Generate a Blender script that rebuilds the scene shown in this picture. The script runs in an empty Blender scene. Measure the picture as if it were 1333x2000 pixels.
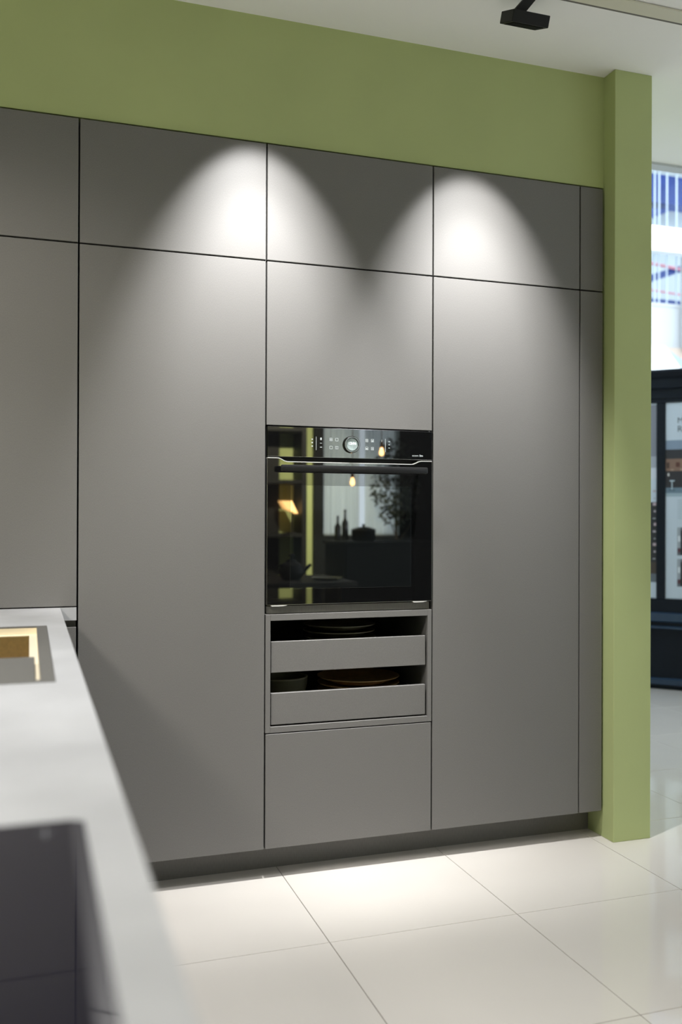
import bpy, bmesh, math, random
from mathutils import Vector, Matrix
random.seed(7)
S = bpy.context.scene
COL = S.collection
PI = math.pi

# ------------------------------------------------------------------ camera
F_PX = 1808.53
yaw, pitch, roll = math.radians(18.658), math.radians(0.1928), math.radians(0.2034)
fw = Vector((math.sin(yaw)*math.cos(pitch), math.cos(yaw)*math.cos(pitch), math.sin(pitch)))
r0 = Vector((math.cos(yaw), -math.sin(yaw), 0)); u0 = r0.cross(fw)
rr = r0*math.cos(roll) + u0*math.sin(roll); uu = -r0*math.sin(roll) + u0*math.cos(roll)
cd = bpy.data.cameras.new('camera'); cam = bpy.data.objects.new('camera', cd); COL.objects.link(cam)
M = Matrix((rr, uu, -fw)).transposed().to_4x4(); M.translation = (-0.74046, -2.96933, 1.20129)
cam.matrix_world = M
cd.sensor_fit = 'VERTICAL'; cd.sensor_height = 36.0; cd.sensor_width = 24.0
cd.lens = F_PX/2000*36; cd.clip_start = 0.02; cd.clip_end = 100
cd.dof.use_dof = True; cd.dof.focus_distance = 3.05; cd.dof.aperture_fstop = 2.1
S.camera = cam

# ------------------------------------------------------------------ world, lights, exposure
S.view_settings.view_transform = 'Standard'; S.view_settings.look = 'None'
S.view_settings.gamma = 1.0; S.view_settings.use_curve_mapping = False
S.view_settings.exposure = 0.0
W = bpy.data.worlds.new('daylight'); S.world = W; W.use_nodes = True
W.node_tree.nodes['Background'].inputs[0].default_value = (0.80, 0.92, 1.0, 1)
W.node_tree.nodes['Background'].inputs[1].default_value = 3.3

P_WASH = 92.0       # wall-washing track spots
P_WORK = 200.0       # track spot over the peninsula
P_PANEL = 30.0      # panels added as fill light in the kitchen booth
P_HALL = 15.0      # unseen fill panel added beyond the hall window
COL_SPOT = (0.985, 0.99, 1.0)
COL_PANEL = (1.0, 0.965, 0.91)

def area(name, loc, sx, sy, power, color, rot=(0, 0, 0), parent=None, spread=math.radians(115)):
    l = bpy.data.lights.new(name, 'AREA'); l.shape = 'RECTANGLE'; l.size = sx; l.size_y = sy
    l.energy = power; l.color = color; l.spread = spread
    o = bpy.data.objects.new(name, l); COL.objects.link(o); o.location = loc; o.rotation_euler = rot
    if parent: o.parent = parent
    return o

# ------------------------------------------------------------------ materials
def mat(name, base, rough=0.5, metal=0.0, ior=1.5, spec=0.5, noise=None, bump=None, emit=None, coat=0.0, dark=None):
    """noise=(scale xyz, detail, amount), bump=(scale xyz, strength)"""
    m = bpy.data.materials.new(name); m.use_nodes = True; nt = m.node_tree; N = nt.nodes; L = nt.links
    b = N['Principled BSDF']
    b.inputs['Base Color'].default_value = (*base, 1); b.inputs['Roughness'].default_value = rough
    b.inputs['Metallic'].default_value = metal; b.inputs['IOR'].default_value = ior
    b.inputs['Specular IOR Level'].default_value = spec; b.inputs['Coat Weight'].default_value = coat
    b.inputs['Coat Roughness'].default_value = 0.03
    tc = None
    if noise or bump:
        tc = N.new('ShaderNodeTexCoord')
    if noise:
        sc, det, amt = noise
        mp = N.new('ShaderNodeMapping'); mp.inputs['Scale'].default_value = sc
        L.new(tc.outputs['Object'], mp.inputs['Vector'])
        n = N.new('ShaderNodeTexNoise'); n.inputs['Scale'].default_value = 1; n.inputs['Detail'].default_value = det
        L.new(mp.outputs[0], n.inputs['Vector'])
        r = N.new('ShaderNodeValToRGB'); r.color_ramp.elements[0].position = 0.3; r.color_ramp.elements[1].position = 0.7
        lo = dark or tuple(x*(1-amt) for x in base); hi = tuple(min(1, x*(1+amt)) for x in base)
        r.color_ramp.elements[0].color = (*lo, 1); r.color_ramp.elements[1].color = (*hi, 1)
        L.new(n.outputs['Fac'], r.inputs['Fac']); L.new(r.outputs['Color'], b.inputs['Base Color'])
    if bump:
        sc, st = bump
        mp = N.new('ShaderNodeMapping'); mp.inputs['Scale'].default_value = sc
        L.new(tc.outputs['Object'], mp.inputs['Vector'])
        n = N.new('ShaderNodeTexNoise'); n.inputs['Scale'].default_value = 1; n.inputs['Detail'].default_value = 3
        L.new(mp.outputs[0], n.inputs['Vector'])
        bp = N.new('ShaderNodeBump'); bp.inputs['Strength'].default_value = st; bp.inputs['Distance'].default_value = 0.001
        L.new(n.outputs['Fac'], bp.inputs['Height']); L.new(bp.outputs['Normal'], b.inputs['Normal'])
    if emit:
        b.inputs['Emission Color'].default_value = (*emit[0], 1); b.inputs['Emission Strength'].default_value = emit[1]
    return m

def glass_mat(name, tint=(1, 1, 1), refl_ior=1.5):
    m = bpy.data.materials.new(name); m.use_nodes = True; nt = m.node_tree; nt.nodes.clear(); L = nt.links
    o = nt.nodes.new('ShaderNodeOutputMaterial'); mx = nt.nodes.new('ShaderNodeMixShader')
    t = nt.nodes.new('ShaderNodeBsdfTransparent'); t.inputs[0].default_value = (*tint, 1)
    g = nt.nodes.new('ShaderNodeBsdfGlossy'); g.inputs['Roughness'].default_value = 0.0
    fr = nt.nodes.new('ShaderNodeFresnel'); fr.inputs[0].default_value = refl_ior
    L.new(fr.outputs[0], mx.inputs[0]); L.new(t.outputs[0], mx.inputs[1]); L.new(g.outputs[0], mx.inputs[2])
    L.new(mx.outputs[0], o.inputs[0]); return m

TAUPE = (0.153, 0.147, 0.139)
m_taupe = mat('taupe laminate', TAUPE, 0.42, spec=0.55, noise=((700, 700, 260), 3, 0.12), bump=((1200, 1200, 300), 0.08))
m_taupe_side = mat('taupe edge', (0.17, 0.16, 0.15), 0.38)
m_plinth = mat('plinth laminate', (0.145, 0.138, 0.124), 0.4, noise=((300, 300, 60), 2, 0.08))
m_dark = mat('carcass black', (0.012, 0.012, 0.011), 0.6)
m_carc = mat('carcass dark brown', (0.030, 0.028, 0.022), 0.5)
m_green = mat('green paint', (0.450, 0.508, 0.235), 0.75, spec=0.25, noise=((3, 3, 3), 2, 0.03), bump=((220, 220, 220), 0.08))
m_ceil = mat('ceiling paint', (0.88, 0.87, 0.845), 0.85, spec=0.2, noise=((2, 2, 2), 2, 0.02))
m_white = mat('white wall paint', (0.56, 0.58, 0.60), 0.7, spec=0.2, noise=((2, 2, 2), 2, 0.01))
m_tile = mat('polished cream tile', (0.62, 0.582, 0.535), 0.05, ior=1.52, noise=((1.3, 1.3, 1.3), 4, 0.035))
m_grout = mat('grout', (0.22, 0.20, 0.17), 0.9, noise=((60, 60, 60), 2, 0.1))
m_work = mat('pale concrete worktop', (0.385, 0.385, 0.39), 0.36, noise=((7, 7, 7), 8, 0.10), bump=((300, 300, 300), 0.05))
m_worked = mat('worktop front edge', (0.36, 0.345, 0.33), 0.4, noise=((80, 80, 80), 4, 0.18))
m_blackglass = mat('black glass', (0.004, 0.004, 0.004), 0.015, ior=2.1)
m_ovenwin = mat('oven window glass', (0.005, 0.006, 0.006), 0.01, ior=2.7)
m_hob = mat('hob glass', (0.015, 0.014, 0.022), 0.03, ior=1.75)
m_blackmetal = mat('black anodised metal', (0.028, 0.028, 0.029), 0.32, metal=0.6)
m_blackmatt = mat('matt black powder coat', (0.008, 0.008, 0.008), 0.55, spec=0.3)
m_steel = mat('brushed steel', (0.62, 0.61, 0.58), 0.28, metal=1.0, noise=((40, 40, 900), 2, 0.08))
m_trim = mat('satin aluminium trim', (0.72, 0.71, 0.68), 0.5, metal=0.25)
m_gold = mat('brass coated steel', (0.80, 0.66, 0.42), 0.28, metal=1.0, noise=((90, 500, 90), 2, 0.06))
m_step = mat('brass lightened as if lit', (0.85, 0.76, 0.58), 0.5, metal=0.4)  # basin brass made paler, painting in the bright light on the step
m_rim = mat('taupe sink rim', (0.10, 0.096, 0.087), 0.5, spec=0.3, noise=((60, 60, 60), 2, 0.05))
m_mark = mat('pale print', (0.45, 0.48, 0.48), 0.5, emit=((0.8, 0.9, 0.9), 0.06))
m_lcd = mat('round display', (0.30, 0.36, 0.35), 0.2, noise=((60, 60, 60), 3, 0.3), emit=((0.55, 0.72, 0.70), 0.12))
m_lcdtxt = mat('display digits', (0.9, 0.95, 0.95), 0.4, emit=((0.9, 1, 1), 1.0))
m_plate_tan = mat('tan glazed stoneware', (0.58, 0.39, 0.20), 0.3, noise=((30, 30, 30), 3, 0.15))
m_plate_grey = mat('olive grey stoneware', (0.26, 0.24, 0.17), 0.35, noise=((30, 30, 30), 3, 0.15))
m_plate_dark = mat('dark olive stoneware', (0.10, 0.093, 0.06), 0.35, noise=((30, 30, 30), 3, 0.15))
m_navy = mat('navy lacquer', (0.008, 0.011, 0.016), 0.35, spec=0.15, noise=((20, 20, 20), 2, 0.08))
m_navy2 = mat('navy moulding lacquer', (0.022, 0.042, 0.075), 0.25, spec=0.4, noise=((20, 20, 20), 2, 0.05))
m_track = mat('cream track enamel', (0.64, 0.62, 0.50), 0.5)
m_gapshade = mat('painted track shadow gap', (0.14, 0.13, 0.11), 0.7)
m_louvre = mat('dark spot louvre', (0.004, 0.004, 0.004), 0.8, spec=0.1)
m_panel = mat('luminous fill panel', (0.9, 0.9, 0.9), 0.5, emit=(COL_PANEL, 3.0))

# ------------------------------------------------------------------ mesh helpers
ORG = {}          # object name -> world origin of its thing
def bx(bm, x0, x1, y0, y1, z0, z1, bev=0.0, seg=1):
    vs = [bm.verts.new((x, y, z)) for z in (z0, z1) for y in (y0, y1) for x in (x0, x1)]
    fs = [(0, 2, 3, 1), (4, 5, 7, 6), (0, 1, 5, 4), (1, 3, 7, 5), (3, 2, 6, 7), (2, 0, 4, 6)]
    faces = [bm.faces.new([vs[i] for i in f]) for f in fs]
    if bev > 0:
        es = set(e for f in faces for e in f.edges)
        bmesh.ops.bevel(bm, geom=list(es), offset=bev, segments=seg, profile=0.5, affect='EDGES')
def cyl(bm, p0, p1, r0, r1=None, n=20, cap=True):
    r1 = r0 if r1 is None else r1
    p0 = Vector(p0); p1 = Vector(p1); ax = (p1-p0).normalized()
    a = ax.orthogonal().normalized(); b = ax.cross(a)
    A = []; B = []
    for i in range(n):
        t = 2*PI*i/n; d = a*math.cos(t)+b*math.sin(t)
        A.append(bm.verts.new(p0+d*r0)); B.append(bm.verts.new(p1+d*r1))
    for i in range(n):
        j = (i+1) % n; bm.faces.new((A[i], A[j], B[j], B[i]))
    if cap:
        bm.faces.new(A[::-1]); bm.faces.new(B)
def lathe(bm, prof, cx=0, cy=0, n=40, axis='z', cz=0):
    rings = []
    for r, z in prof:
        if r < 1e-6:
            rings.append([bm.verts.new((cx, cy, cz+z) if axis == 'z' else (cx, cy+z, cz))])
        else:
            rg = []
            for i in range(n):
                t = 2*PI*i/n
                if axis == 'z': rg.append(bm.verts.new((cx+r*math.cos(t), cy+r*math.sin(t), cz+z)))
                else: rg.append(bm.verts.new((cx+r*math.cos(t), cy+z, cz+r*math.sin(t))))
            rings.append(rg)
    for A, B in zip(rings, rings[1:]):
        for i in range(n):
            j = (i+1) % n
            if len(A) == 1 and len(B) == 1: continue
            if len(A) == 1: bm.faces.new((A[0], B[j], B[i]))
            elif len(B) == 1: bm.faces.new((A[i], A[j], B[0]))
            else: bm.faces.new((A[i], A[j], B[j], B[i]))
def prism(bm, pts, axis, a0, a1):
    """extrude polygon pts (2d) along axis: 'x' -> pts are (y,z); 'y' -> (x,z); 'z' -> (x,y)"""
    def P(p, a): return (a, p[0], p[1]) if axis == 'x' else ((p[0], a, p[1]) if axis == 'y' else (p[0], p[1], a))
    A = [bm.verts.new(P(p, a0)) for p in pts]; B = [bm.verts.new(P(p, a1)) for p in pts]
    n = len(pts)
    bm.faces.new(A[::-1]); bm.faces.new(B)
    for i in range(n):
        j = (i+1) % n; bm.faces.new((A[i], A[j], B[j], B[i]))
def grid_slab(bm, xs, ys, filled, z0, z1):
    nx, ny = len(xs)-1, len(ys)-1; V = {}
    def v(i, j, k):
        if (i, j, k) not in V: V[(i, j, k)] = bm.verts.new((xs[i], ys[j], (z0, z1)[k]))
        return V[(i, j, k)]
    F = lambda i, j: 0 <= i < nx and 0 <= j < ny and filled(i, j)
    for i in range(nx):
        for j in range(ny):
            if not F(i, j): continue
            bm.faces.new((v(i, j, 1), v(i+1, j, 1), v(i+1, j+1, 1), v(i, j+1, 1)))
            bm.faces.new((v(i, j, 0), v(i, j+1, 0), v(i+1, j+1, 0), v(i+1, j, 0)))
            if not F(i-1, j): bm.faces.new((v(i, j, 0), v(i, j, 1), v(i, j+1, 1), v(i, j+1, 0)))
            if not F(i+1, j): bm.faces.new((v(i+1, j, 0), v(i+1, j+1, 0), v(i+1, j+1, 1), v(i+1, j, 1)))
            if not F(i, j-1): bm.faces.new((v(i, j, 0), v(i+1, j, 0), v(i+1, j, 1), v(i, j, 1)))
            if not F(i, j+1): bm.faces.new((v(i, j+1, 0), v(i, j+1, 1), v(i+1, j+1, 1), v(i+1, j+1, 0)))

def obj(name, bm, m, parent=None, smooth=False, local=False):
    """link bm as ONE mesh object; its coordinates are world unless local"""
    bmesh.ops.recalc_face_normals(bm, faces=bm.faces)
    me = bpy.data.meshes.new(name); 
    if parent is not None and not local:
        o_ = ORG[parent.name]
        for v in bm.verts: v.co -= o_
    bm.to_mesh(me); bm.free()
    if smooth:
        for p in me.polygons: p.use_smooth = True
        me.set_sharp_from_angle(angle=math.radians(35))
    me.materials.append(m)
    o = bpy.data.objects.new(name, me); COL.objects.link(o)
    if parent is not None:
        o.parent = parent; ORG[o.name] = ORG[parent.name]
    else:
        ORG[o.name] = Vector((0, 0, 0))
    return o
def box(name, m, parent, x0, x1, y0, y1, z0, z1, bev=0.0, local=False):
    bm = bmesh.new(); bx(bm, x0, x1, y0, y1, z0, z1, bev); return obj(name, bm, m, parent, local=local)
def tag(o, label, cat, group=None):
    o['label'] = label; o['category'] = cat
    if group: o['group'] = group
    return o
def thing(name, label, cat, loc=(0, 0, 0), rz=0, group=None):
    o = bpy.data.objects.new(name, None); o.empty_display_size = 0.05; COL.objects.link(o)
    o.location = loc; o.rotation_euler = (0, 0, rz); ORG[o.name] = Vector(loc)
    return tag(o, label, cat, group)
def struct(o, label=None):
    o['kind'] = 'structure'
    if label: o['label'] = label
    return o
def dup(root, loc, label, rz=None):
    r = root.copy(); COL.objects.link(r); r.location = loc; r['label'] = label
    if rz is not None: r.rotation_euler = (0, 0, rz)
    for ch in list(root.children):
        c = ch.copy(); COL.objects.link(c); c.parent = r
        for g in list(ch.children):
            d = g.copy(); COL.objects.link(d); d.parent = c
    return r
def text(name, body, m, parent, loc, size, rot=(PI/2, 0, 0), bold=0.0, align='LEFT'):
    cu = bpy.data.curves.new(name, 'FONT'); cu.body = body; cu.size = size; cu.offset = bold; cu.extrude = 0.0001
    cu.align_x = align; cu.resolution_u = 3
    t = bpy.data.objects.new(name, cu); COL.objects.link(t)
    dg = bpy.context.evaluated_depsgraph_get(); me = bpy.data.meshes.new_from_object(t.evaluated_get(dg))
    bpy.data.objects.remove(t); me.materials.clear(); me.materials.append(m)
    o = bpy.data.objects.new(name, me); COL.objects.link(o); o.parent = parent
    o.location = loc; o.rotation_euler = rot; return o

# ------------------------------------------------------------------ the setting
H = 2.85                       # dropped ceiling of the kitchen booth
TOPZ = 2.4252; ROW = 2.0400; WT = 0.9140
X1, X2, X3, X4, X5 = -0.5965, 0.0, 0.6, 1.196, 1.2945

# floor: grout bed, tiles near the camera as single pieces, the far ones joined
fl = struct(box('floor', m_grout, None, -4.2, 9.2, -6.6, 9.2, -0.08, -0.0022), 'polished cream floor of large square tiles')
TX, TY, TS = 0.0678, -0.4900, 0.5945
bmt = bmesh.new(); bx(bmt, 0.0012, TS-0.0012, 0.0012, TS-0.0012, -0.006, 0.0, 0.0008)
bmesh.ops.recalc_face_normals(bmt, faces=bmt.faces)
me_tile = bpy.data.meshes.new('tile'); bmt.to_mesh(me_tile); bmt.free(); me_tile.materials.append(m_tile)
far = bmesh.new()
for i in range(-8, 16):
    for j in range(-11, 17):
        x, y = TX+i*TS, TY+j*TS
        if x < -4.2 or x+TS > 9.25 or y < -6.6 or y+TS > 9.2: continue
        if -3 <= i <= 8 and -4 <= j <= 6:
            if j >= 1 and i <= 0: continue            # under the wall
            t = bpy.data.objects.new('tile', me_tile); COL.objects.link(t); t.location = (x, y, 0); t.parent = fl
        else:
            bx(far, x+0.0012, x+TS-0.0012, y+0.0012, y+TS-0.0012, -0.006, 0.0)
ft = obj('far_tiles', far, m_tile, fl); ft['kind'] = 'stuff'

# green wall: soffit flush over the cabinets, wall end column, and the wall behind
bm = bmesh.new(); bx(bm, -4.2, 1.3035, 0.010, 0.70, TOPZ+0.008, H)
struct(obj('wall_front', bm, m_green), 'green painted wall above the tall cabinets')
struct(box('wall_back_of_niche', m_green, None, -4.2, 1.3035, 0.62, 0.70, 0, TOPZ+0.008), 'green wall behind the tall cabinets')
struct(box('wall_column', m_green, None, 1.3035, 1.4655, -0.0615, 0.70, 0, H, 0.0015), 'green painted wall end standing out right of the cabinets')
struct(box('wall_left', m_green, None, -4.2, -4.1, -6.6, 0.7, 0, H), 'green side wall left of the kitchen')
# ceiling and ceiling edge
struct(box('ceiling', m_ceil, None, -4.2, 9.2, -6.6, 0.642, H, H+0.10), 'dropped white plaster ceiling')
struct(box('trim_1', m_white, None, 1.47, 9.2, 0.642, 0.70, H-0.012, H+0.30), 'white fascia at the edge of the ceiling')
# ------------------------------------------------------------------ tall cabinets
G = 0.0026            # half gap
TH = 0.020
def panel(name, parent, x0, x1, z0, z1, y0=0.0, y1=TH, m=None):
    return box(name, m or m_taupe, parent, x0, x1, y0, y1, z0, z1, 0.0008)
def carcass(parent, x0, x1, z0, z1, y0=0.023, y1=0.60):
    return box('carcass', m_dark, parent, x0+0.001, x1-0.001, y0, y1, z0, z1)

t = thing('tall_cabinet', 'broad two-door taupe cabinet between the worktop corner and the oven', 'cabinet', (X1, 0, 0.1))
panel('upper_door', t, X1+G, X2-G, ROW+G, TOPZ); panel('lower_door', t, X1+G, X2-G, 0.1005, ROW-G)
carcass(t, X1, X2, 0.1005, TOPZ-0.002)
t = thing('tall_cabinet', 'two-door taupe cabinet right of the oven', 'cabinet', (X3, 0, 0.1))
panel('upper_door', t, X3+G, X4-G, ROW+G, TOPZ); panel('lower_door', t, X3+G, X4-G, 0.1005, ROW-G)
carcass(t, X3, X4, 0.1005, TOPZ-0.002)
t = thing('filler_panel', 'narrow taupe filler strip between the last door and the green column', 'panel', (X4, 0, 0.1))
panel('upper_panel', t, X4+G, X5, ROW+G, TOPZ); panel('lower_panel', t, X4+G, X5, 0.1005, ROW-G)
carcass(t, X4, X5, 0.1005, TOPZ-0.002, 0.023, 0.25)

t = thing('countertop_cabinet', 'wall cabinet of taupe doors standing on the worktop at far left', 'cabinet', (-1.196, 0, WT))
panel('upper_door', t, -1.196+G, X1-G, ROW+G, TOPZ); panel('lower_door', t, -1.196+G, X1-G, 0.9175, ROW-G)
carcass(t, -1.196, X1, 0.9175, TOPZ-0.002)

# oven housing
t = thing('oven_cabinet', 'middle taupe cabinet holding the oven and two open drawers', 'cabinet', (X2, 0, 0.1))
panel('upper_door', t, X2+G, X3-G, ROW+G, TOPZ)
panel('middle_door', t, X2+G, X3-G, 1.4985, ROW-G)
panel('bottom_drawer', t, X2+G, X3-G, 0.1005, 0.4775)
box('carcass', m_dark, t, 0.001, 0.599, 0.023, 0.60, 1.4985, TOPZ-0.002)
box('carcass', m_dark, t, 0.001, 0.599, 0.023, 0.60, 0.1005, 0.4775)
box('side_panel', m_dark, t, 0.001, 0.006, 0.023, 0.60, 0.8735, 1.4985)
box('side_panel', m_dark, t, 0.594, 0.599, 0.023, 0.60, 0.8735, 1.4985)
box('rail', m_plinth, t, 0.006, 0.594, 0.012, 0.05, 0.8740, 0.8985, 0.0005)
# picture-frame surround of the open drawers
fz0, fz1 = 0.4815, 0.8725
box('frame_side', m_taupe, t, 0.0015, 0.0180, 0.0, 0.55, fz0, fz1, 0.0005)
box('frame_side', m_taupe, t, 0.5835, 0.5985, 0.0, 0.55, fz0, fz1, 0.0005)
box('frame_top', m_taupe, t, 0.0182, 0.5833, 0.0, 0.55, 0.8515, fz1, 0.0005)
box('frame_bottom', m_taupe, t, 0.0182, 0.5833, 0.0, 0.55, fz0, 0.5012, 0.0005)
box('frame_back', m_carc, t, 0.0182, 0.5833, 0.53, 0.55, 0.5012, 0.8515)
def inner_drawer(z0, z1):
    d = panel('drawer', t, 0.0220, 0.5775, z0, z1, 0.006, 0.022)
    b = bmesh.new()
    bx(b, 0.022, 0.578, 0.022, 0.50, z0+0.008, z0+0.020)
    bx(b, 0.022, 0.030, 0.022, 0.50, z0+0.020, z1-0.025)
    bx(b, 0.570, 0.578, 0.022, 0.50, z0+0.020, z1-0.025)
    bx(b, 0.030, 0.570, 0.492, 0.50, z0+0.020, z1-0.025)
    obj('drawer_box', b, m_carc, d)
    return z0+0.020
zu = inner_drawer(0.6790, 0.7815)
zl = inner_drawer(0.5065, 0.6105)

# plinth
tag(box('plinth', m_plinth, None, -0.62, 1.318-0.0155, 0.100, 0.118, 0.0, 0.0995, 0.0004), 'recessed dark taupe plinth along the floor under the tall cabinets', 'plinth')

# ------------------------------------------------------------------ plates and bowls in the drawers
def plate(name, label, cx, cy, z, r, h, m, group=None):
    o = thing(name, label, 'plate', (cx, cy, z), 0, group)
    b = bmesh.new()
    pr = [(0, 0.002), (r*0.55, 0.002), (r*0.55, 0.0), (r*0.60, 0.0), (r*0.66, 0.003), (r*0.97, h-0.003), (r, h-0.001), (r*0.995, h+0.001),
          (r*0.96, h), (r*0.68, 0.008), (0, 0.006)]
    lathe(b, pr, cx, cy, 44, cz=z)
    obj('plate_body', b, m, o, smooth=True)
    b = bmesh.new(); 
    lathe(b, [(r*0.985, h-0.0015), (r*1.004, h-0.0008), (r*1.004, h+0.0008), (r*0.99, h+0.0016), (r*0.975, h+0.0012), (r*0.985, h-0.0015)], cx, cy, 44, cz=z)
    obj('rim', b, m_plate_tan if m is m_plate_tan else m_plate_grey, o, smooth=True)
    return o
zz = zu
names = ['lowest', 'second lowest', 'third from bottom', 'fourth from bottom', 'topmost']
for k in range(5):
    plate('dinner_plate', 'olive grey plate in the upper open drawer, %s of the stack' % names[k], 0.330+0.002*((k*7) % 3-1), 0.215, zz, 0.130, 0.021, m_plate_dark if k % 2 else m_plate_grey, 'plates in the upper drawer')
    zz += 0.0225
zz = zl
for k in range(4):
    plate('serving_plate', ['tan rimmed plate in the lower open drawer, lowest of its stack', 'tan rimmed plate in the lower open drawer, second from bottom', 'tan rimmed plate in the lower open drawer, second from top', 'large tan rimmed plate topping the stack in the lower open drawer'][k],
          0.405, 0.220, zz, 0.150, 0.024, m_plate_tan, 'plates in the lower drawer')
    zz += 0.0225
o = thing('bowl', 'olive bowl at the left of the lower open drawer', 'bowl', (0.115, 0.21, zl))
b = bmesh.new()
lathe(b, [(0, 0.003), (0.045, 0.003), (0.045, 0), (0.05, 0), (0.075, 0.025), (0.088, 0.075), (0.090, 0.102), (0.086, 0.104), (0.083, 0.075), (0.07, 0.03), (0.045, 0.010), (0, 0.008)], 0.115, 0.21, 44, cz=zl)
obj('bowl_body', b, m_plate_dark, o, smooth=True)
b = bmesh.new(); lathe(b, [(0.0845, 0.1005), (0.0905, 0.1010), (0.0912, 0.1045), (0.0875, 0.1062), (0.0845, 0.1005)], 0.115, 0.21, 44, cz=zl); obj('rim', b, m_plate_grey, o, smooth=True)

# ------------------------------------------------------------------ oven
ov = thing('built_in_oven', 'built-in black glass oven above the two open drawers', 'oven', (0.3, -0.02, 0.8995))
OY = -0.004
box('oven_body', m_blackmatt, ov, 0.010, 0.590, 0.022, 0.55, 0.8995, 1.4930)
cp = box('control_panel', m_blackglass, ov, 0.0045, 0.5955, OY, 0.020, 1.3945, 1.4935, 0.0006)
# the door's top edge dips behind the handle
def edge_z(x):
    def s(a, b, v): 
        u = max(0, min(1, (v-a)/(b-a))); return u*u*(3-2*u)
    return 1.3885 - 0.0120*(s(0.040, 0.072, x)-s(0.520, 0.556, x))
xsd = [0.0045+0.591*i/60 for i in range(61)]
b = bmesh.new()
prism(b, [(0.0045, 0.9045), (0.5955, 0.9045)] + [(x, edge_z(x)) for x in reversed(xsd)], 'y', OY, 0.018)
dr = obj('door', b, m_blackglass, ov)
b = bmesh.new()
prism(b, [(x, edge_z(x)+0.0026) for x in xsd] + [(x, edge_z(x)+0.0004) for x in reversed(xsd)], 'y', OY-0.0006, 0.016)
obj('door_trim', b, m_trim, dr)['label'] = 'thin bright metal line along the top of the oven door'
b = bmesh.new()
bx(b, 0.0037, 0.0044, OY-0.0002, 0.016, 0.9045, 1.3885); bx(b, 0.5956, 0.5963, OY-0.0002, 0.016, 0.9045, 1.3885)
bx(b, 0.0045, 0.5955, OY-0.0002, 0.016, 0.9033, 0.9044); o = obj('door_edge', b, m_steel, dr)
for a0, a1 in ((0.018, 0.075), (0.525, 0.578)):
    b = bmesh.new(); prism(b, [(a0, 0.9015), (a0+0.004, 0.8992), (a1-0.016, 0.8992), (a1, 0.9024), (a0, 0.9026)], 'y', OY-0.001, 0.012)
    obj('bottom_clip', b, m_trim, dr)
box('window', m_ovenwin, dr, 0.083, 0.517, OY-0.0006, OY+0.002, 0.955, 1.300, 0.0002)
HX0, HX1, HZ0, HZ1 = 0.0395, 0.5585, 1.3440, 1.3655
b = bmesh.new(); bx(b, HX0, HX1, OY-0.052, OY-0.036, HZ0, HZ1, 0.004, 2)
bx(b, 0.052, 0.064, OY-0.040, OY, 1.3480, 1.3610, 0.001); bx(b, 0.534, 0.546, OY-0.040, OY, 1.3480, 1.3610, 0.001)
obj('handle', b, m_blackmetal, dr, smooth=True)['label'] = 'matt black bar handle'
# dial with round display
DX, DZ = 0.297, 1.4405
b = bmesh.new(); lathe(b, [(0.0, OY), (0.0285, OY), (0.0285, OY-0.010), (0.0268, OY-0.0125), (0.0225, OY-0.0125), (0.0205, OY-0.0080), (0, OY-0.0080)], DX, 0, 48, 'y', DZ)
obj('dial', b, m_blackglass, cp, smooth=True)
b = bmesh.new(); lathe(b, [(0, -0.0085), (0.0200, -0.0085), (0.0200, -0.0078), (0, -0.0078)], DX, OY, 40, 'y', DZ)
obj('round_display', b, m_lcd, cp, smooth=True)['label'] = 'round pale display showing the time'
O = ORG[ov.name]
text('clock_digits', '13:44', m_lcdtxt, cp, Vector((DX, OY-0.0092, DZ-0.001))-O, 0.0130, bold=0.0002, align='CENTER')
y0, y1 = OY-0.0005, OY
def symbol(rects):
    b = bmesh.new()
    for x0, x1, z0, z1 in rects: bx(b, x0, x1, y0, y1, z0, z1)
    o = obj('touch_symbol', b, m_mark, cp);
def sq(x, z, w, fill=0):
    e = 0.0012
    R_ = [(x-w, x+w, z+w-e, z+w), (x-w, x+w, z-w, z-w+e), (x-w, x-w+e, z-w, z+w), (x+w-e, x+w, z-w, z+w)]
    if fill == 1: R_.append((x-w*.55, x+w*.55, z-w*.55, z+w*.2))
    if fill == 2: R_.append((x-0.0007, x+0.0007, z-w, z+w))
    if fill == 3: R_ += [(x-w, x+w, z+w*q-0.0005, z+w*q+0.0005) for q in (-.4, 0, .4)]
    symbol(R_)
for x, z, fi in ((0.2245, 1.4560, 3), (0.2450, 1.4560, 0), (0.2245, 1.4290, 0), (0.2450, 1.4290, 2), (0.3530, 1.4560, 3), (0.3735, 1.4560, 1), (0.3530, 1.4290, 1), (0.3735, 1.4290, 3)):
    sq(x, z, 0.0052, fi)
symbol([(0.1715, 0.1727, 1.4190, 1.4640)]); symbol([(0.4205, 0.4217, 1.4190, 1.4640)])
for z in (1.4530, 1.4420, 1.4300): symbol([(0.1560, 0.1605, z, z+0.0038)])
symbol([(0.1865, 0.1915, 1.4530, 1.4610)]); symbol([(0.1855, 0.1925, 1.4420, 1.4432)]); symbol([(0.1855, 0.1925, 1.4280, 1.4302)])
symbol([(0.4072, 0.4082, 1.4520, 1.4600)]); symbol([(0.4045, 0.4110, 1.4270, 1.4330)])
for z in (1.4540, 1.4430, 1.4320): symbol([(0.4320, 0.4380, z, z+0.0016)])
text('lettering', 'accent', m_mark, cp, Vector((0.5210, OY-0.0004, 1.4060))-O, 0.0090)
text('lettering', 'line', m_mark, cp, Vector((0.5485, OY-0.0004, 1.4060))-O, 0.0090, bold=0.00025)

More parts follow.
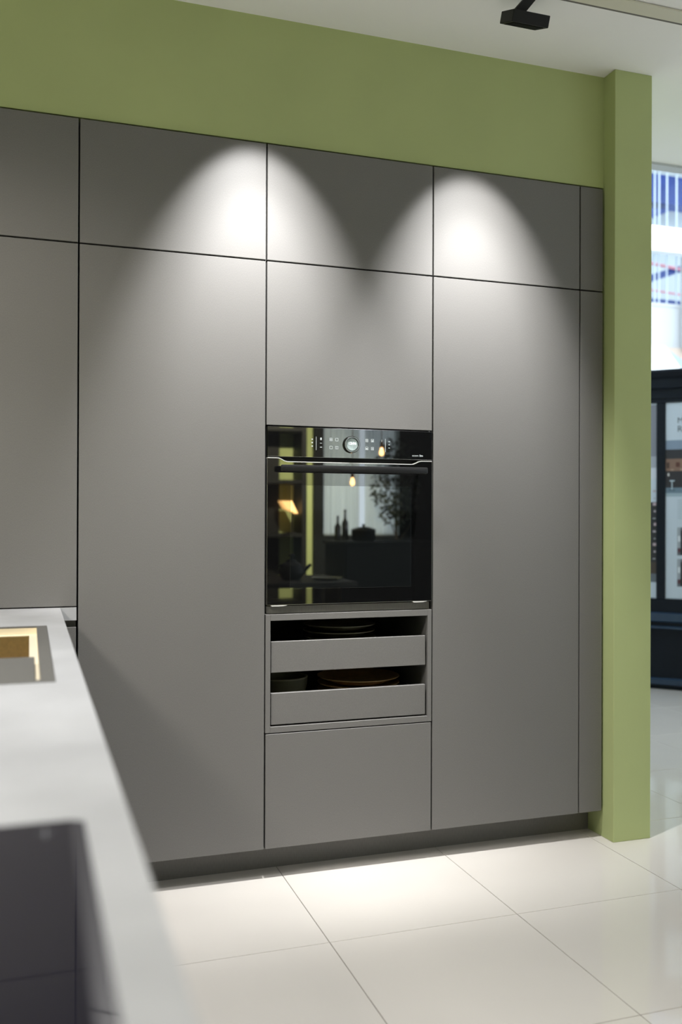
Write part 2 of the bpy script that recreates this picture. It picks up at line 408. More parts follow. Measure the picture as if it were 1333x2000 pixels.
# ------------------------------------------------------------------ worktop, peninsula, sink, hob
XE = -0.6475; YN = -2.72; XL = -1.62
SX0, SX1, SY0, SY1 = -1.20, -0.6945, -1.310, -0.468
wt = thing('worktop', 'pale concrete grey worktop of the peninsula in front', 'worktop', (XE, 0, WT-0.04))
b = bmesh.new()
xs = [XL, -1.2, SX1, XE, X1-0.0025]; ys = [YN, SY0, SY1, -0.0005, 0.60]
def fill(i, j):
    if i == 1 and j == 1: return False
    if i == 3: return j == 3
    return True
grid_slab(b, xs, ys, fill, WT-0.040, WT)
obj('slab', b, m_work, wt)
pc = thing('peninsula_cabinet', 'taupe base cabinets carrying the pale worktop', 'cabinet', (-0.68, 0, 0.1))
box('filler', m_taupe, pc, XE-0.02, X1-0.0035, 0.0, 0.020, 0.1005, 0.853, 0.0006)
box('groove', m_plinth, pc, XE-0.02, X1-0.0035, 0.024, 0.045, 0.853, 0.8735)
box('carcass', m_dark, pc, -1.55, -0.690, -2.62, -0.02, 0.1005, 0.66)
box('back_panel', m_taupe, pc, -1.57, -1.551, -2.64, 0.0, 0.1005, 0.8735, 0.0006)
box('end_panel', m_taupe, pc, -1.55, -0.668, -2.64, -2.621, 0.1005, 0.8735, 0.0006)
for k in range(4):
    box('door', m_taupe, pc, -0.689, -0.669, -2.617+k*0.645, -2.617+k*0.645+0.641, 0.1005, 0.853, 0.0008)
box('plinth', m_plinth, pc, -0.74, -0.72, -2.58, 0.09, 0.0, 0.1)
box('carcass', m_dark, pc, -1.196, -0.605, 0.05, 0.60, 0.1005, 0.8735)

# sink: flush rim, step, basin, cover board resting on the step
sk = thing('sink', 'taupe rimmed sink with brass-coloured basin set in the pale worktop', 'sink', (-0.95, -0.89, WT-0.2))
def ring(bm, o, i, z0, z1):   # rectangular ring from outer rect o to inner rect i
    grid_slab(bm, [o[0], i[0], i[1], o[1]], [o[2], i[2], i[3], o[3]], lambda a, c: not (a == 1 and c == 1), z0, z1)
out = (SX0+0.0006, SX1-0.0006, SY0+0.0006, SY1-0.0006)
inn = (SX0+0.025, SX1-0.0255, SY0+0.025, SY1-0.025)
stp = (SX0+0.045, SX1-0.0430, SY0+0.043, SY1-0.043)
b = bmesh.new(); ring(b, out, inn, WT-0.0015, WT+0.0006); obj('rim', b, m_rim, sk)['label'] = 'taupe sink rim'
b = bmesh.new(); ring(b, (inn[0]-0.002, inn[1]+0.002, inn[2]-0.002, inn[3]+0.002), (inn[0], inn[1], inn[2], inn[3]), WT-0.018, WT-0.0016)
ring(b, (inn[0]-0.002, inn[1]+0.002, inn[2]-0.002, inn[3]+0.002), stp, WT-0.020, WT-0.018); obj('step', b, m_step, sk)['label'] = 'brass-coloured step inside the sink'
b = bmesh.new(); ring(b, (stp[0]-0.002, stp[1]+0.002, stp[2]-0.002, stp[3]+0.002), stp, WT-0.200, WT-0.0201)
bx(b, stp[0]-0.002, stp[1]+0.002, stp[2]-0.002, stp[3]+0.002, WT-0.203, WT-0.2005); obj('basin', b, m_gold, sk)['label'] = 'deep brass-coloured basin'
b = bmesh.new(); cyl(b, (-0.95, -0.7, WT-0.2004), (-0.95, -0.7, WT-0.198), 0.045, n=24); obj('drain', b, m_steel, sk)
cv = thing('cover_board', 'flat taupe cover board lying over the near part of the sink', 'board', (-0.95, -1.14, WT-0.018))
box('board', m_rim, cv, inn[0]+0.001, inn[1]-0.0075, inn[2]+0.001, -0.985, WT-0.0178, WT-0.0030, 0.001)

hb = thing('hob', 'flush black glass hob at the near end of the worktop', 'hob', (-0.98, -2.34, WT))
b = bmesh.new()
prism(b, [(-1.29, WT+0.0002), (-0.6900, WT+0.0002), (-0.6900, WT+0.0012), (-0.7030, WT+0.0035), (-1.277, WT+0.0035), (-1.29, WT+0.0012)], 'y', -2.60, -2.0735)
obj('hob_glass', b, m_hob, hb)
m_zone = mat('grey zone print', (0.10, 0.10, 0.11), 0.5)
for x in (-0.725, -1.099):
    b = bmesh.new()
    bx(b, x-0.001, x+0.001, -2.118, -2.092, WT+0.0035, WT+0.0037); bx(b, x-0.007, x+0.007, -2.106, -2.104, WT+0.0035, WT+0.0037)
    obj('zone_mark', b, m_zone, hb)

# ------------------------------------------------------------------ ceiling track and spots
tr = thing('lighting_track', 'cream lighting track along the ceiling, dark strip painting the shadow gap on its edge', 'track', (0, -0.44, H))
box('track_body', m_track, tr, -3.8, 5.5, -0.472, -0.412, H-0.0075, H-0.0015, 0.001)
box('groove', m_gapshade, tr, -3.8, 5.5, -0.412, -0.399, H-0.004, H-0.0015)  # dark strip coloured in as the shadow gap beside the track
def spotlight(name, label, x, y, ang, power, half, target=None, z=2.765, color=COL_SPOT, blend=0.5, size=0.02, core=0, rz=0):
    """flat box head pitched by ang about x on a raked arm; thing origin at the back lower edge of the head"""
    o = thing(name, label, 'spotlight', (x-0.064, y, z), rz, 'track spotlights')
    Rm = Matrix.Rotation(ang, 4, 'X')
    b = bmesh.new(); bx(b, 0, 0.129, -0.086, 0, 0.0015, 0.0365, 0.0015); b.transform(Rm); obj('lamp_head', b, m_blackmatt, o, local=True)
    b = bmesh.new(); bx(b, 0.012, 0.117, -0.076, -0.010, 0.0, 0.0016); b.transform(Rm); obj('lens', b, m_louvre, o, local=True)['label'] = 'dark louvred lens on the underside'
    b = bmesh.new()
    vs0 = [(0.012, -0.065, 0.006), (0.050, -0.065, 0.006), (0.050, -0.045, 0.012), (0.012, -0.045, 0.012)]
    dx, dy, dz = 0.055, -0.035, H-0.006-z
    q0 = [b.verts.new(p) for p in vs0]; q1 = [b.verts.new((p[0]+dx, p[1]+dy, dz)) for p in vs0]
    b.faces.new(q0[::-1]); b.faces.new(q1)
    for i in range(4): b.faces.new((q0[i], q0[(i+1) % 4], q1[(i+1) % 4], q1[i]))
    obj('arm', b, m_blackmatt, o, local=True)
    l = bpy.data.lights.new('spot_beam', 'SPOT'); l.energy = power; l.color = color; l.spot_size = 2*half; l.spot_blend = blend; l.shadow_soft_size = size
    lo = bpy.data.objects.new('spot_beam', l); COL.objects.link(lo); lo.parent = o
    p = Rm @ Vector((0.0645, -0.043, -0.004)); lo.location = p; lo.rotation_euler = (ang, 0, 0)
    if core:
        l = bpy.data.lights.new('spot_core', 'SPOT'); l.energy = core; l.color = color; l.spot_size = 2*math.radians(26); l.spot_blend = 1.0; l.shadow_soft_size = size
        lo = bpy.data.objects.new('spot_core', l); COL.objects.link(lo); lo.parent = o; lo.location = p; lo.rotation_euler = (math.radians(17), 0, 0)
    return o
A0 = math.radians(22.1)
spotlight('track_spotlight', 'flat black track spotlight hanging under the ceiling at top right', 0.737, -0.343, A0, P_WASH, math.radians(28), core=P_WASH*2.25)
spotlight('track_spotlight', 'black track spotlight washing the doors left of the oven, above the frame', -0.040, -0.343, A0, P_WASH, math.radians(28), core=P_WASH*2.25)
spotlight('track_spotlight', 'black track spotlight aimed down at the peninsula, above the frame', -0.95, -0.95, math.radians(-8), P_WORK, math.radians(53), blend=0.9)

spotlight('track_spotlight', 'black spotlight added to brighten the floor before the oven, above the frame', -0.05, -1.40, 0.0, 26, math.radians(38), blend=0.9)  # unseen spot added as fill for the floor

spotlight('track_spotlight', 'black track spotlight left of the frame turned to the far-left door', -2.20, -1.30, math.radians(58), 165, math.radians(22), blend=0.9, size=0.14, rz=math.radians(-48), color=(1.0, 0.95, 0.88))

# panels added as unseen fill; the left one is read off a shadow
for k, (x, y, w) in enumerate(((-2.3, -1.7, 1.0), (0.6, -3.6, 0.45), (-2.2, -5.2, 0.6), (3.2, -3.4, 0.15))):
    o = thing('fill_panel', 'square luminous fill panel out of the frame, %s' % ['left of the peninsula', 'added behind the camera', 'added by the back left corner', 'added by the open right side'][k], 'light', (x, y, H), 0, 'ceiling panels')
    box('panel_frame', m_white, o, x-0.32, x+0.32, y-0.32, y+0.32, H-0.012, H)
    box('diffuser', m_panel, o, x-0.30, x+0.30, y-0.30, y+0.30, H-0.014, H-0.0121)
    a = area('fill_light', (0, 0, -0.02), 0.6, 0.6, P_PANEL*w, COL_PANEL, parent=o, spread=math.radians(130))

# ------------------------------------------------------------------ hall behind: walls, window, blue beams
HZ = 6.6
struct(box('wall_hall_back', m_white, None, 1.47, 9.2, 7.0, 7.12, 0, 3.92), 'white hall wall below the high window')
b = bmesh.new(); grid_slab(b, [1.0, 2.2, 8.6, 9.2], [0.70, 1.5, 6.2, 9.3], lambda i, j: not (i == 1 and j == 1), HZ, HZ+0.1)  # opening added so sky light brightens the hall floor
struct(obj('ceiling_hall', b, m_white), 'white hall ceiling with an opening added for sky light')
struct(box('wall_hall_left', m_white, None, 1.30, 1.40, 0.70, 9.3, 0, HZ), 'white side wall of the hall behind the kitchen')
struct(box('wall_hall_end', m_white, None, 1.40, 9.2, 9.2, 9.3, 3.0, HZ), 'pale far wall behind the high window')

for k, (x, y, p) in enumerate(((7.2, 8.0, 0.6),)):  # fill lamp added to brighten the blue beams
    o = thing('hall_fill_lamp', 'added unseen luminous panel under the hall ceiling beyond the high window', 'light', (x, y, HZ))
    box('lamp_frame', m_white, o, x-0.52, x+0.52, y-0.52, y+0.52, HZ-0.05, HZ); box('diffuser', m_panel, o, x-0.5, x+0.5, y-0.5, y+0.5, HZ-0.054, HZ-0.0501)
    area('hall_fill_light', (0, 0, -0.07), 1.0, 1.0, P_HALL*p, (0.86, 0.94, 1.0), parent=o, spread=PI)

def fin_window():
    w = struct(thing('window_1', 'high hall window of narrow glass panes between pale fins', 'window', (7.0, 7.0, 3.92)))
    del w['category']
    m_gl = glass_mat('window glass', (0.93, 0.97, 0.98), 1.12); m_fin = mat('pale glass fin', (0.70, 0.80, 0.90), 0.3)
    xs = [5.6+0.30*i for i in range(5)] + [6.905, 6.975, 7.095, 7.245] + [7.47, 7.70, 8.0, 8.3, 8.6, 8.9]
    xs = sorted(set(round(x, 3) for x in xs))
    for x0, x1 in zip(xs, xs[1:]):
        box('pane', m_gl, w, x0+0.012, x1-0.012, 7.05, 7.056, 3.95, 5.66)
    for x in xs: box('fin', m_fin, w, x-0.007, x+0.007, 7.045, 7.060, 3.92, 5.70)
    box('window_sill', m_white, w, 5.5, 9.0, 6.99, 7.13, 3.905, 3.945); box('window_head', m_white, w, 5.5, 9.0, 6.99, 7.13, 5.66, 5.78)
fin_window()
struct(box('trim_2', m_white, None, 7.262, 9.2, 6.86, 6.99, 3.3, 4.56), 'white pier right of the high window')
m_blue = mat('cobalt blue steel', (0.010, 0.035, 0.21), 0.4, noise=((4, 4, 4), 2, 0.15))
m_pale = mat('pale roof lining', (0.62, 0.72, 0.76), 0.5, noise=((3, 3, 3), 2, 0.05))
m_red = mat('red pipe paint', (0.62, 0.22, 0.27), 0.4)
YB = 8.5; K = (YB+2.97)/9.97
def bk(x, z): return (-0.74+(x+0.74)*K, 1.2+(z-1.2)*K)
def beam(name, label, pts, m, y0, y1, cat='beam'):
    b = bmesh.new(); prism(b, [bk(*p) for p in pts], 'y', y0, y1); tag(obj(name, b, m), label, cat)
beam('roof_beam', 'deep cobalt blue roof beam at the top of the high window', [(5.6, 5.25), (9.0, 5.21), (9.0, 5.58), (5.6, 5.62)], m_blue, YB, YB+0.25)
beam('roof_beam', 'short blue wedge-shaped beam just below the deep blue beam', [(6.3, 4.80), (7.11, 5.155), (6.3, 5.165)], m_blue, YB, YB+0.2)
beam('roof_beam', 'slanting blue beam under the bright light box', [(6.4, 4.06), (7.40, 4.42), (7.40, 4.50), (6.4, 4.16)], m_blue, YB, YB+0.2)
beam('roof_beam', 'low blue beam at the bottom edge of the high window', [(5.8, 3.94), (8.0, 3.90), (8.0, 3.985), (5.8, 4.01)], m_blue, YB, YB+0.2)
b = bmesh.new(); p, q = bk(5.9, 4.50), bk(8.0, 4.33); cyl(b, (p[0], YB-0.05, p[1]), (q[0], YB-0.05, q[1]), 0.022, n=12); tag(obj('roof_pipe', b, m_red), 'red pipe just below the bright light box', 'pipe')
b = bmesh.new(); p, q = bk(5.9, 4.14), bk(8.0, 4.02); cyl(b, (p[0], YB-0.05, p[1]), (q[0], YB-0.05, q[1]), 0.014, n=12); tag(obj('roof_pipe', b, m_red), 'thin red pipe above the lowest blue beam', 'pipe')
lb = thing('light_box', 'bright white light box across the high hall window', 'light', (7.6, 6.75, 4.72))
m_lb = mat('light box diffuser', (0.95, 0.95, 0.95), 0.5, emit=((0.95, 0.98, 1.0), 3.2))
box('casing', m_white, lb, 6.0, 8.9, 6.74, 6.86, 4.53, 4.84)
box('diffuser', m_lb, lb, 6.01, 8.89, 6.735, 6.7395, 4.54, 4.83)
for x in (6.1, 8.8):
    b = bmesh.new(); cyl(b, (x, 6.80, 4.84), (x, 6.80, HZ), 0.004, n=8); obj('suspension_wire', b, m_steel, lb)

# folded wall panels above the poster cabinet
fp = thing('folded_wall_panel', 'white, blue-grey and tan folded panel above the dark poster cabinet', 'panel', (7.1, 6.9, 2.4))
m_bg = mat('blue grey panel', (0.36, 0.45, 0.55), 0.5); m_tan = mat('tan panel', (0.55, 0.45, 0.38), 0.5); m_wh2 = mat('white panel', (0.9, 0.92, 0.94), 0.5)
b = bmesh.new(); prism(b, [(5.8, 2.4), (7.63, 2.62), (6.955, 3.375), (5.8, 3.36)], 'y', 6.90, 6.995); obj('white_facet', b, m_wh2, fp)
b = bmesh.new(); prism(b, [(7.63, 2.62), (9.0, 2.4), (7.5, 3.08), (6.955, 3.375)], 'y', 6.93, 6.997); obj('grey_facet', b, m_bg, fp)
b = bmesh.new(); prism(b, [(6.955, 3.375), (7.5, 3.08), (9.0, 2.4), (9.0, 3.33)], 'y', 6.945, 6.998); obj('tan_facet', b, m_tan, fp)

# ------------------------------------------------------------------ dark poster cabinet (built along its own front, local x to the right, local -y to the viewer)
pcab = thing('poster_cabinet', 'dark navy display cabinet with printed posters beyond the green column', 'cabinet', (3.391, 2.470, 0), math.radians(-45.6))
X0_, X1_ = -0.72, 1.10
def pb(name, m, x0, x1, y0, y1, z0, z1, bev=0.002, parent=None): return box(name, m, parent or pcab, x0, x1, y0, y1, z0, z1, bev, local=True)
def mould(name, m, prof, x0, x1):
    b = bmesh.new(); prism(b, prof, 'x', x0, x1); return obj(name, b, m, pcab, local=True)
pb('cabinet_body', m_navy, X0_+.02, X1_-.02, 0.03, 0.42, 0.54, 2.02)
mould('cornice', m_navy, [(0.44, 2.02), (-0.005, 2.02), (-0.01, 2.085), (-0.03, 2.09), (-0.032, 2.15), (-0.05, 2.165), (-0.075, 2.195), (-0.075, 2.212), (0.44, 2.212)], X0_-.04, X1_+.04)
pb('frieze', m_navy, X0_, X1_, 0.0, 0.03, 1.992, 2.0195)
for a0, a1 in ((X0_, X0_+0.06), (0.031, 0.091), (0.700, 0.76), (X1_-0.06, X1_)):
    pb('post', m_navy, a0, a1, 0.0, 0.03, 0.628, 1.9915)
pb('bottom_rail', m_navy, X0_, X1_, 0.0, 0.03, 0.535, 0.6275)
mould('ledge', m_navy2, [(0.44, 0.4655), (-0.02, 0.4655), (-0.035, 0.475), (-0.030, 0.527), (-0.01, 0.534), (0.44, 0.534)], X0_-.03, X1_+.03)
pb('ledge_shadow_band', m_navy, X0_, X1_, -0.012, 0.44, 0.443, 0.465)
mould('bead', m_navy2, [(0.44, 0.418), (-0.02, 0.418), (-0.034, 0.424), (-0.034, 0.438), (-0.02, 0.4425), (0.44, 0.4425)], X0_-.02, X1_+.02)
pb('base_panel', m_navy, X0_, X1_, 0.0, 0.44, 0.08, 0.4175)
mould('base_moulding', m_navy2, [(0.44, 0.036), (-0.03, 0.036), (-0.03, 0.070), (-0.012, 0.0795), (0.44, 0.0795)], X0_-.02, X1_+.02)
pb('kick', m_navy, X0_, X1_, 0.0, 0.44, 0.0, 0.0355)
m_paper = mat('pale poster paper', (0.50, 0.57, 0.63), 0.45)
def pmat(n, c): return mat('print '+n, c, 0.45)
pA = pb('poster', m_paper, 0.0915, 0.6995, 0.012, 0.016, 0.629, 1.991, 0); pA['label'] = 'pale poster with a heading and a kitchen picture'
def pr(nm, c, x0, x1, z0, z1, par=pA, y=0.0): box('print', pmat(nm, c), par, x0, x1, 0.0115-y, 0.012, z0, z1, 0, local=True)
pr('sky', (0.20, 0.26, 0.34), 0.0915, 0.6995, 1.665, 1.729)
pr('shade', (0.022, 0.022, 0.028), 0.0915, 0.6995, 1.600, 1.665)
pr('shelf', (0.20, 0.12, 0.085), 0.0915, 0.6995, 1.515, 1.600)
pr('counter', (0.020, 0.018, 0.022), 0.0915, 0.6995, 1.400, 1.515)
pr('rug', (0.13, 0.19, 0.24), 0.0915, 0.6995, 1.362, 1.400)
pr('pale floor', (0.30, 0.38, 0.43), 0.0915, 0.6995, 1.338, 1.362)
for k in range(9):
    x = 0.096+k*0.062
    pr('jar', (0.06+0.03*(k % 3), 0.03, 0.02), x, x+0.02+0.006*(k % 2), 1.535+0.008*(k % 3), 1.575, y=0.0004)
    pr('bowl', (0.34, 0.24, 0.18), x+0.028, x+0.048, 1.519, 1.528+0.004*(k % 2), y=0.0004)
for k in range(5):
    x = 0.118+k*0.115
    pr('stool seat', (0.42, 0.50, 0.55), x, x+0.032, 1.443, 1.452, y=0.0006)
    pr('stool stem', (0.42, 0.50, 0.55), x+0.012, x+0.018, 1.385, 1.443, y=0.0006)
    pr('stool foot', (0.05, 0.08, 0.11), x-0.006, x+0.036, 1.379, 1.386, y=0.0006)
    pr('lamp', (0.60, 0.58, 0.55), x-0.014, x-0.003, 1.480, 1.500, y=0.0006)
for k in range(9): pr('text line', (0.33, 0.39, 0.44), 0.170, 0.60, 1.310-k*0.0155, 1.314-k*0.0155, y=0.0002)
for z0, z1 in ((0.931, 1.125), (0.715, 0.906)):
    for c in range(2):
        x = 0.168+c*0.25
        pr('thumb', (0.12, 0.13, 0.15), x, x+0.23, z0, z1, y=0.0002)
        pr('thumb wall', (0.30, 0.33, 0.36), x, x+0.022, z0+0.05, z1, y=0.0005)
        pr('thumb dark', (0.010, 0.010, 0.014), x+0.022, x+0.10, z0+0.004, z1-0.02, y=0.0005)
        pr('thumb red', (0.09, 0.03, 0.04), x+0.004, x+0.022, z0+0.02, z0+0.05, y=0.0006)
        pr('thumb light', (0.62, 0.66, 0.68), x+0.006, x+0.020, z0+0.095, z0+0.135, y=0.0007)
m_ink = mat('print ink', (0.05, 0.06, 0.07), 0.5)
text('lettering', 'M', m_ink, pA, (0.166, 0.0112, 1.847), 0.056)
text('lettering', 'R', m_ink, pA, (0.166, 0.0112, 1.786), 0.060)
pB = pb('poster', m_paper, -0.659, 0.0305, 0.012, 0.016, 0.629, 1.991, 0); pB['label'] = 'left poster with tall pictures, seen as a sliver'
pr('grey photo', (0.20, 0.21, 0.24), -0.659, 0.0305, 1.62, 1.981, pB)
pr('haze', (0.33, 0.35, 0.39), -0.659, 0.0305, 1.54, 1.62, pB)
pr('pale band', (0.55, 0.58, 0.63), -0.659, 0.0305, 1.46, 1.54, pB, 0.0003)
pr('dark photo', (0.018, 0.018, 0.020), -0.659, 0.0305, 0.80, 1.30, pB)
pr('brown photo', (0.05, 0.035, 0.025), -0.659, 0.0305, 0.80, 0.88, pB, 0.0003)
pr('grey edge', (0.11, 0.13, 0.15), -0.659, 0.0305, 0.74, 0.80, pB)
for k in range(11):
    z = 0.90+k*0.047
    pr('spot', (0.35+0.06*(k % 3), 0.36, 0.38), 0.006+0.006*(k % 2), 0.024+0.002*(k % 3), z, z+0.008+0.006*(k % 3), pB, 0.0004)

# ------------------------------------------------------------------ what the oven glass reflects: the back of the booth
struct(box('wall_back', m_green, None, -4.2, 2.10, -6.5, -6.4, 0, H), 'green back wall seen in the oven glass')
m_greydark = mat('charcoal wall paint', (0.009, 0.010, 0.010), 0.7, spec=0.15)
struct(box('wall_back_dark', m_greydark, None, 2.10, 2.20, -6.5, -6.32, 0, H), 'charcoal pier beside the back window')
struct(box('wall_back_low', m_greydark, None, 2.20, 3.10, -6.5, -6.4, 0, 0.95), 'dark wall under the back window')
struct(box('wall_back_right', m_greydark, None, 3.10, 9.2, -6.5, -6.4, 0, H), 'dark back wall right of the back window')
struct(box('wall_back_head', m_greydark, None, 2.20, 3.10, -6.5, -6.4, 2.60, H), 'dark lintel over the back window')
w2 = struct(thing('window_2', 'back window with pale curtains reflected in the oven', 'window', (2.65, -6.45, 0.95))); del w2['category']
box('pane', glass_mat('back window glass'), w2, 2.20, 3.10, -6.462, -6.456, 0.95, 2.60)
m_fr = mat('dark window frame', (0.03, 0.03, 0.03), 0.4)
b = bmesh.new()
for x in (2.20, 3.06): bx(b, x, x+0.04, -6.48, -6.44, 0.95, 2.60)
bx(b, 2.24, 3.06, -6.48, -6.44, 0.95, 1.0); bx(b, 2.24, 3.06, -6.48, -6.44, 2.55, 2.60); obj('window_frame', b, m_fr, w2)
def curtain(x0, x1, label):
    b = bmesh.new(); n = 60; P = []
    for i in range(n+1):
        x = x0+(x1-x0)*i/n; y = -6.37+0.018*math.sin(i*0.9)+0.008*math.sin(i*2.3)
        P.append((x, y))
    pts = P + [(x, y+0.003) for x, y in reversed(P)]
    V0 = [b.verts.new((x, y, 0.985)) for x, y in P]; V1 = [b.verts.new((x, y, 2.62)) for x, y in P]
    for i in range(n): b.faces.new((V0[i], V0[i+1], V1[i+1], V1[i]))
    m = bpy.data.materials.get('sheer curtain')
    if not m:
        m = bpy.data.materials.new('sheer curtain'); m.use_nodes = True; nt = m.node_tree; nt.nodes.clear()
        o_ = nt.nodes.new('ShaderNodeOutputMaterial'); tl = nt.nodes.new('ShaderNodeBsdfTranslucent'); df = nt.nodes.new('ShaderNodeBsdfDiffuse'); mx = nt.nodes.new('ShaderNodeMixShader')
        tl.inputs[0].default_value = (0.88, 0.94, 0.92, 1); df.inputs[0].default_value = (0.6, 0.65, 0.65, 1); mx.inputs[0].default_value = 0.3
        nt.links.new(tl.outputs[0], mx.inputs[1]); nt.links.new(df.outputs[0], mx.inputs[2]); tr_ = nt.nodes.new('ShaderNodeBsdfTransparent'); m2 = nt.nodes.new('ShaderNodeMixShader'); m2.inputs[0].default_value = 0.22
        nt.links.new(mx.outputs[0], m2.inputs[1]); nt.links.new(tr_.outputs[0], m2.inputs[2]); nt.links.new(m2.outputs[0], o_.inputs[0])
    c = obj('curtain', b, m, None, smooth=True); tag(c, label, 'curtain', 'curtains at the back window')
curtain(2.22, 2.62, 'pale sheer curtain reflected in the oven, by the charcoal pier')
curtain(2.68, 3.08, 'pale sheer curtain reflected in the oven, behind the potted tree')
# dark shelf unit against the green wall
sh = thing('shelf_unit', 'dark open shelf unit reflected at the left of the oven glass', 'shelf', (1.2, -6.2, 0))
box('back_panel', m_blackmatt, sh, 0.65, 1.735, -6.395, -6.382, 0.2, 2.4)  # dark sheet standing in for shade on this part of the green wall
for x in (0.60, 1.885): box('upright', m_blackmatt, sh, x, x+0.05, -6.38, -6.05, 0, 2.5)
for z in (0.30, 0.98, 1.52, 2.05): box('shelf_board', m_blackmatt, sh, 0.65, 1.885, -6.38, -6.05, z, z+0.035)
# lit shade lamp
lp = thing('table_lamp', 'small lit lamp with orange shade reflected in the oven', 'lamp', (1.83, -6.2, 1.015))
m_shade = mat('lit lamp shade', (0.9, 0.6, 0.3), 0.6, emit=((1.0, 0.55, 0.18), 7))
b = bmesh.new(); prism(b, [(1.69, 1.345), (1.74, 1.265), (1.865, 1.215), (1.80, 1.345)], 'y', -6.27, -6.13); obj('lamp_shade', b, m_shade, lp)
b = bmesh.new(); cyl(b, (1.82, -6.2, 1.02), (1.82, -6.2, 1.235), 0.010); lathe(b, [(0, 0), (0.05, 0), (0.05, 0.010), (0.014, 0.016), (0, 0.016)], 1.82, -6.2, 24, cz=1.015); obj('stand', b, m_blackmatt, lp)
sb = thing('sideboard', 'dark high counter reflected in the lower oven glass', 'cabinet', (2.7, -5.5, 0))
box('counter_body', m_greydark, sb, 2.02, 3.38, -5.70, -5.1, 0.10, 0.925, 0.004); box('top', m_greydark, sb, 2.0, 3.40, -5.72, -5.08, 0.925, 0.955, 0.003)
for x in (2.05, 3.30): box('leg', m_blackmatt, sb, x, x+0.05, -5.65, -5.2, 0, 0.10)
for k in range(2): box('door', m_greydark, sb, 2.03+k*0.675, 2.03+k*0.675+0.667, -5.1, -5.082, 0.11, 0.915, 0.002)
o = thing('casserole', 'dark lidded pot on the reflected counter', 'pot', (2.33, -5.45, 0.955))
b = bmesh.new(); lathe(b, [(0, 0), (0.10, 0), (0.115, 0.02), (0.118, 0.10), (0.10, 0.102), (0, 0.102)], 2.33, -5.45, 32, cz=0.955); obj('pot_body', b, m_blackmatt, o, smooth=True)
b = bmesh.new(); lathe(b, [(0.12, 0.102), (0.118, 0.110), (0.05, 0.132), (0.012, 0.135), (0.012, 0.150), (0.022, 0.158), (0, 0.162)], 2.33, -5.45, 32, cz=0.955); obj('lid', b, m_blackmatt, o, smooth=True)
for k, (x, h) in enumerate(((2.10, 0.24), (2.175, 0.30))):
    o = thing('oil_bottle', ['shorter dark bottle beside the pot on the reflected counter', 'taller dark bottle beside the pot on the reflected counter'][k], 'bottle', (x, -5.55, 0.955), 0, 'bottles on the reflected counter')
    b = bmesh.new(); lathe(b, [(0, 0), (0.030, 0), (0.032, 0.01), (0.032, h*0.55), (0.012, h*0.72), (0.011, h*0.93), (0, h*0.93)], x, -5.55, 20, cz=0.955); obj('bottle_body', b, m_blackglass, o, smooth=True)
    b = bmesh.new(); cyl(b, (x, -5.55, 0.955+h*0.93), (x, -5.55, 0.955+h), 0.013, n=14); obj('stopper', b, m_blackmatt, o)
# dining table with teapot
tb = thing('dining_table', 'dark dining table behind the camera, reflected at the foot of the oven glass', 'table', (0.6, -3.5, 0))
m_tab = mat('grey oak', (0.035, 0.033, 0.030), 0.6, spec=0.2, noise=((4, 60, 4), 4, 0.3))
box('tabletop', m_tab, tb, -0.6, 1.45, -3.95, -3.15, 0.70, 0.735, 0.004)
for x in (-0.55, 1.34):
    for y in (-3.90, -3.26): box('leg', m_blackmatt, tb, x, x+0.06, y, y+0.06, 0, 0.70, 0.002)
tp = thing('teapot', 'black round teapot on the reflected dining table', 'teapot', (1.05, -3.45, 0.735))
b = bmesh.new(); lathe(b, [(0, 0), (0.06, 0), (0.085, 0.03), (0.092, 0.065), (0.075, 0.11), (0.035, 0.132), (0, 0.135)], 1.05, -3.45, 32, cz=0.735); obj('pot_body', b, m_blackmatt, tp, smooth=True)
b = bmesh.new(); lathe(b, [(0.036, 0.130), (0.034, 0.142), (0.012, 0.150), (0.012, 0.165), (0.022, 0.172), (0.020, 0.188), (0, 0.190)], 1.05, -3.45, 24, cz=0.735); obj('lid', b, m_blackmatt, tp, smooth=True)
b = bmesh.new(); cyl(b, (1.12, -3.45, 0.78), (1.195, -3.45, 0.845), 0.02, 0.010, n=14); obj('spout', b, m_blackmatt, tp, smooth=True)
b = bmesh.new()
pp = [Vector((1.05-0.075-0.05*math.sin(PI*k/8), -3.45, 0.775+0.07*k/8)) for k in range(9)]
for a_, c_ in zip(pp, pp[1:]): cyl(b, a_, c_, 0.007, n=10)
obj('handle', b, m_blackmatt, tp)
plt = plate('table_plate', 'dark plate lying on the reflected dining table', 1.30, -3.40, 0.735, 0.11, 0.018, m_plate_dark)
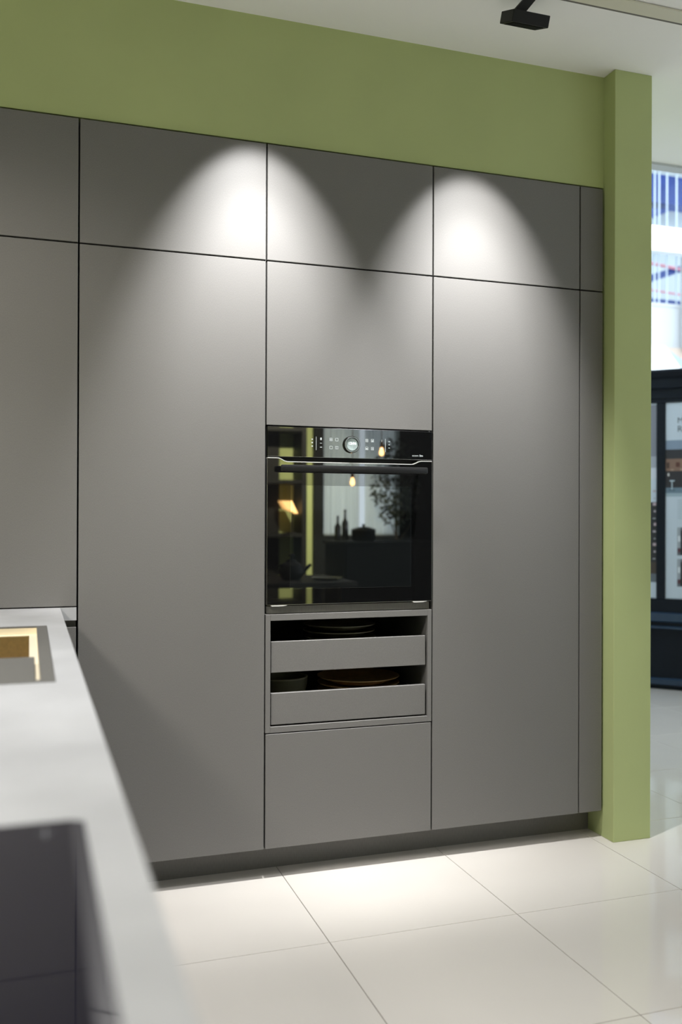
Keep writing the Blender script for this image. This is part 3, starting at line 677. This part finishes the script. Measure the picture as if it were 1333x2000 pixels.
# pendant bulbs
m_bulb = mat('glowing bulb', (1, 0.7, 0.4), 0.3, emit=((1.0, 0.55, 0.2), 25)); m_amber = mat('amber cap', (0.25, 0.10, 0.03), 0.25, metal=0.7)
for k, (x, y, z) in enumerate(((1.60, -3.7, 1.46), (1.76, -3.5, 1.68), (1.70, -4.0, 2.0))):
    o = thing('pendant_bulb', ['glowing pendant bulb reflected below the oven handle', 'glowing pendant bulb reflected at the right of the oven dial', 'glowing pendant bulb reflected just above the oven dial'][k], 'lamp', (x, y, z), 0, 'pendant bulbs')
    b = bmesh.new(); lathe(b, [(0, -0.034), (0.010, -0.032), (0.017, -0.021), (0.018, -0.008), (0.013, 0.010), (0.009, 0.028), (0, 0.028)], x, y, 20, cz=z); obj('bulb', b, m_bulb, o, smooth=True)
    b = bmesh.new(); cyl(b, (x, y, z+0.027), (x, y, z+0.075), 0.014, 0.011, n=16); cyl(b, (x, y, z+0.075), (x, y, H), 0.003, n=8); obj('cord_and_socket', b, m_amber, o)
# potted tree by the back window
pt = thing('potted_tree', 'leafy potted tree reflected at the right of the oven window', 'plant', (2.95, -6.1, 0.0))
b = bmesh.new(); lathe(b, [(0, 0), (0.14, 0), (0.18, 0.34), (0.165, 0.34), (0.15, 0.30), (0, 0.30)], 2.95, -6.1, 28); obj('pot', b, m_greydark, pt, smooth=True)
b = bmesh.new(); cyl(b, (2.95, -6.1, 0.28), (2.93, -6.1, 1.35), 0.018, 0.010, n=10)
for k in range(9):
    z = 0.9+0.06*k; a_ = k*2.4
    cyl(b, (2.94, -6.1, z), (2.94+0.22*math.cos(a_), -6.1+0.16*math.sin(a_), z+0.28), 0.006, 0.003, n=6)
obj('trunk', b, mat('bark', (0.06, 0.045, 0.03), 0.8), pt)
b = bmesh.new(); rnd = random.Random(3)
for k in range(700):
    th = rnd.uniform(0, 2*PI); ph = rnd.uniform(-1, 1); r = rnd.uniform(0.3, 1)**0.5
    cpt = Vector((2.93+0.27*r*math.cos(th)*math.sqrt(1-ph*ph), -6.1+0.22*r*math.sin(th)*math.sqrt(1-ph*ph), 1.55+0.50*r*ph))
    d = Vector((rnd.uniform(-1, 1), rnd.uniform(-1, 1), rnd.uniform(-0.8, 0.4))).normalized(); s_ = d.orthogonal().normalized(); L_ = rnd.uniform(0.05, 0.08)
    q = [cpt, cpt+d*L_*0.5+s_*L_*0.22, cpt+d*L_, cpt+d*L_*0.5-s_*L_*0.22]; b.faces.new([b.verts.new(v) for v in q])
lf = obj('foliage', b, mat('dark green leaves', (0.055, 0.065, 0.045), 0.5), pt); lf['kind'] = 'stuff'
# unseen spot added to brighten the back green wall for its reflection
spotlight('track_spotlight', 'black spotlight added to brighten the back green wall, behind the camera', 1.75, -4.30, math.radians(-54), 1700, math.radians(30), blend=0.5, color=(1.0, 0.93, 0.66))
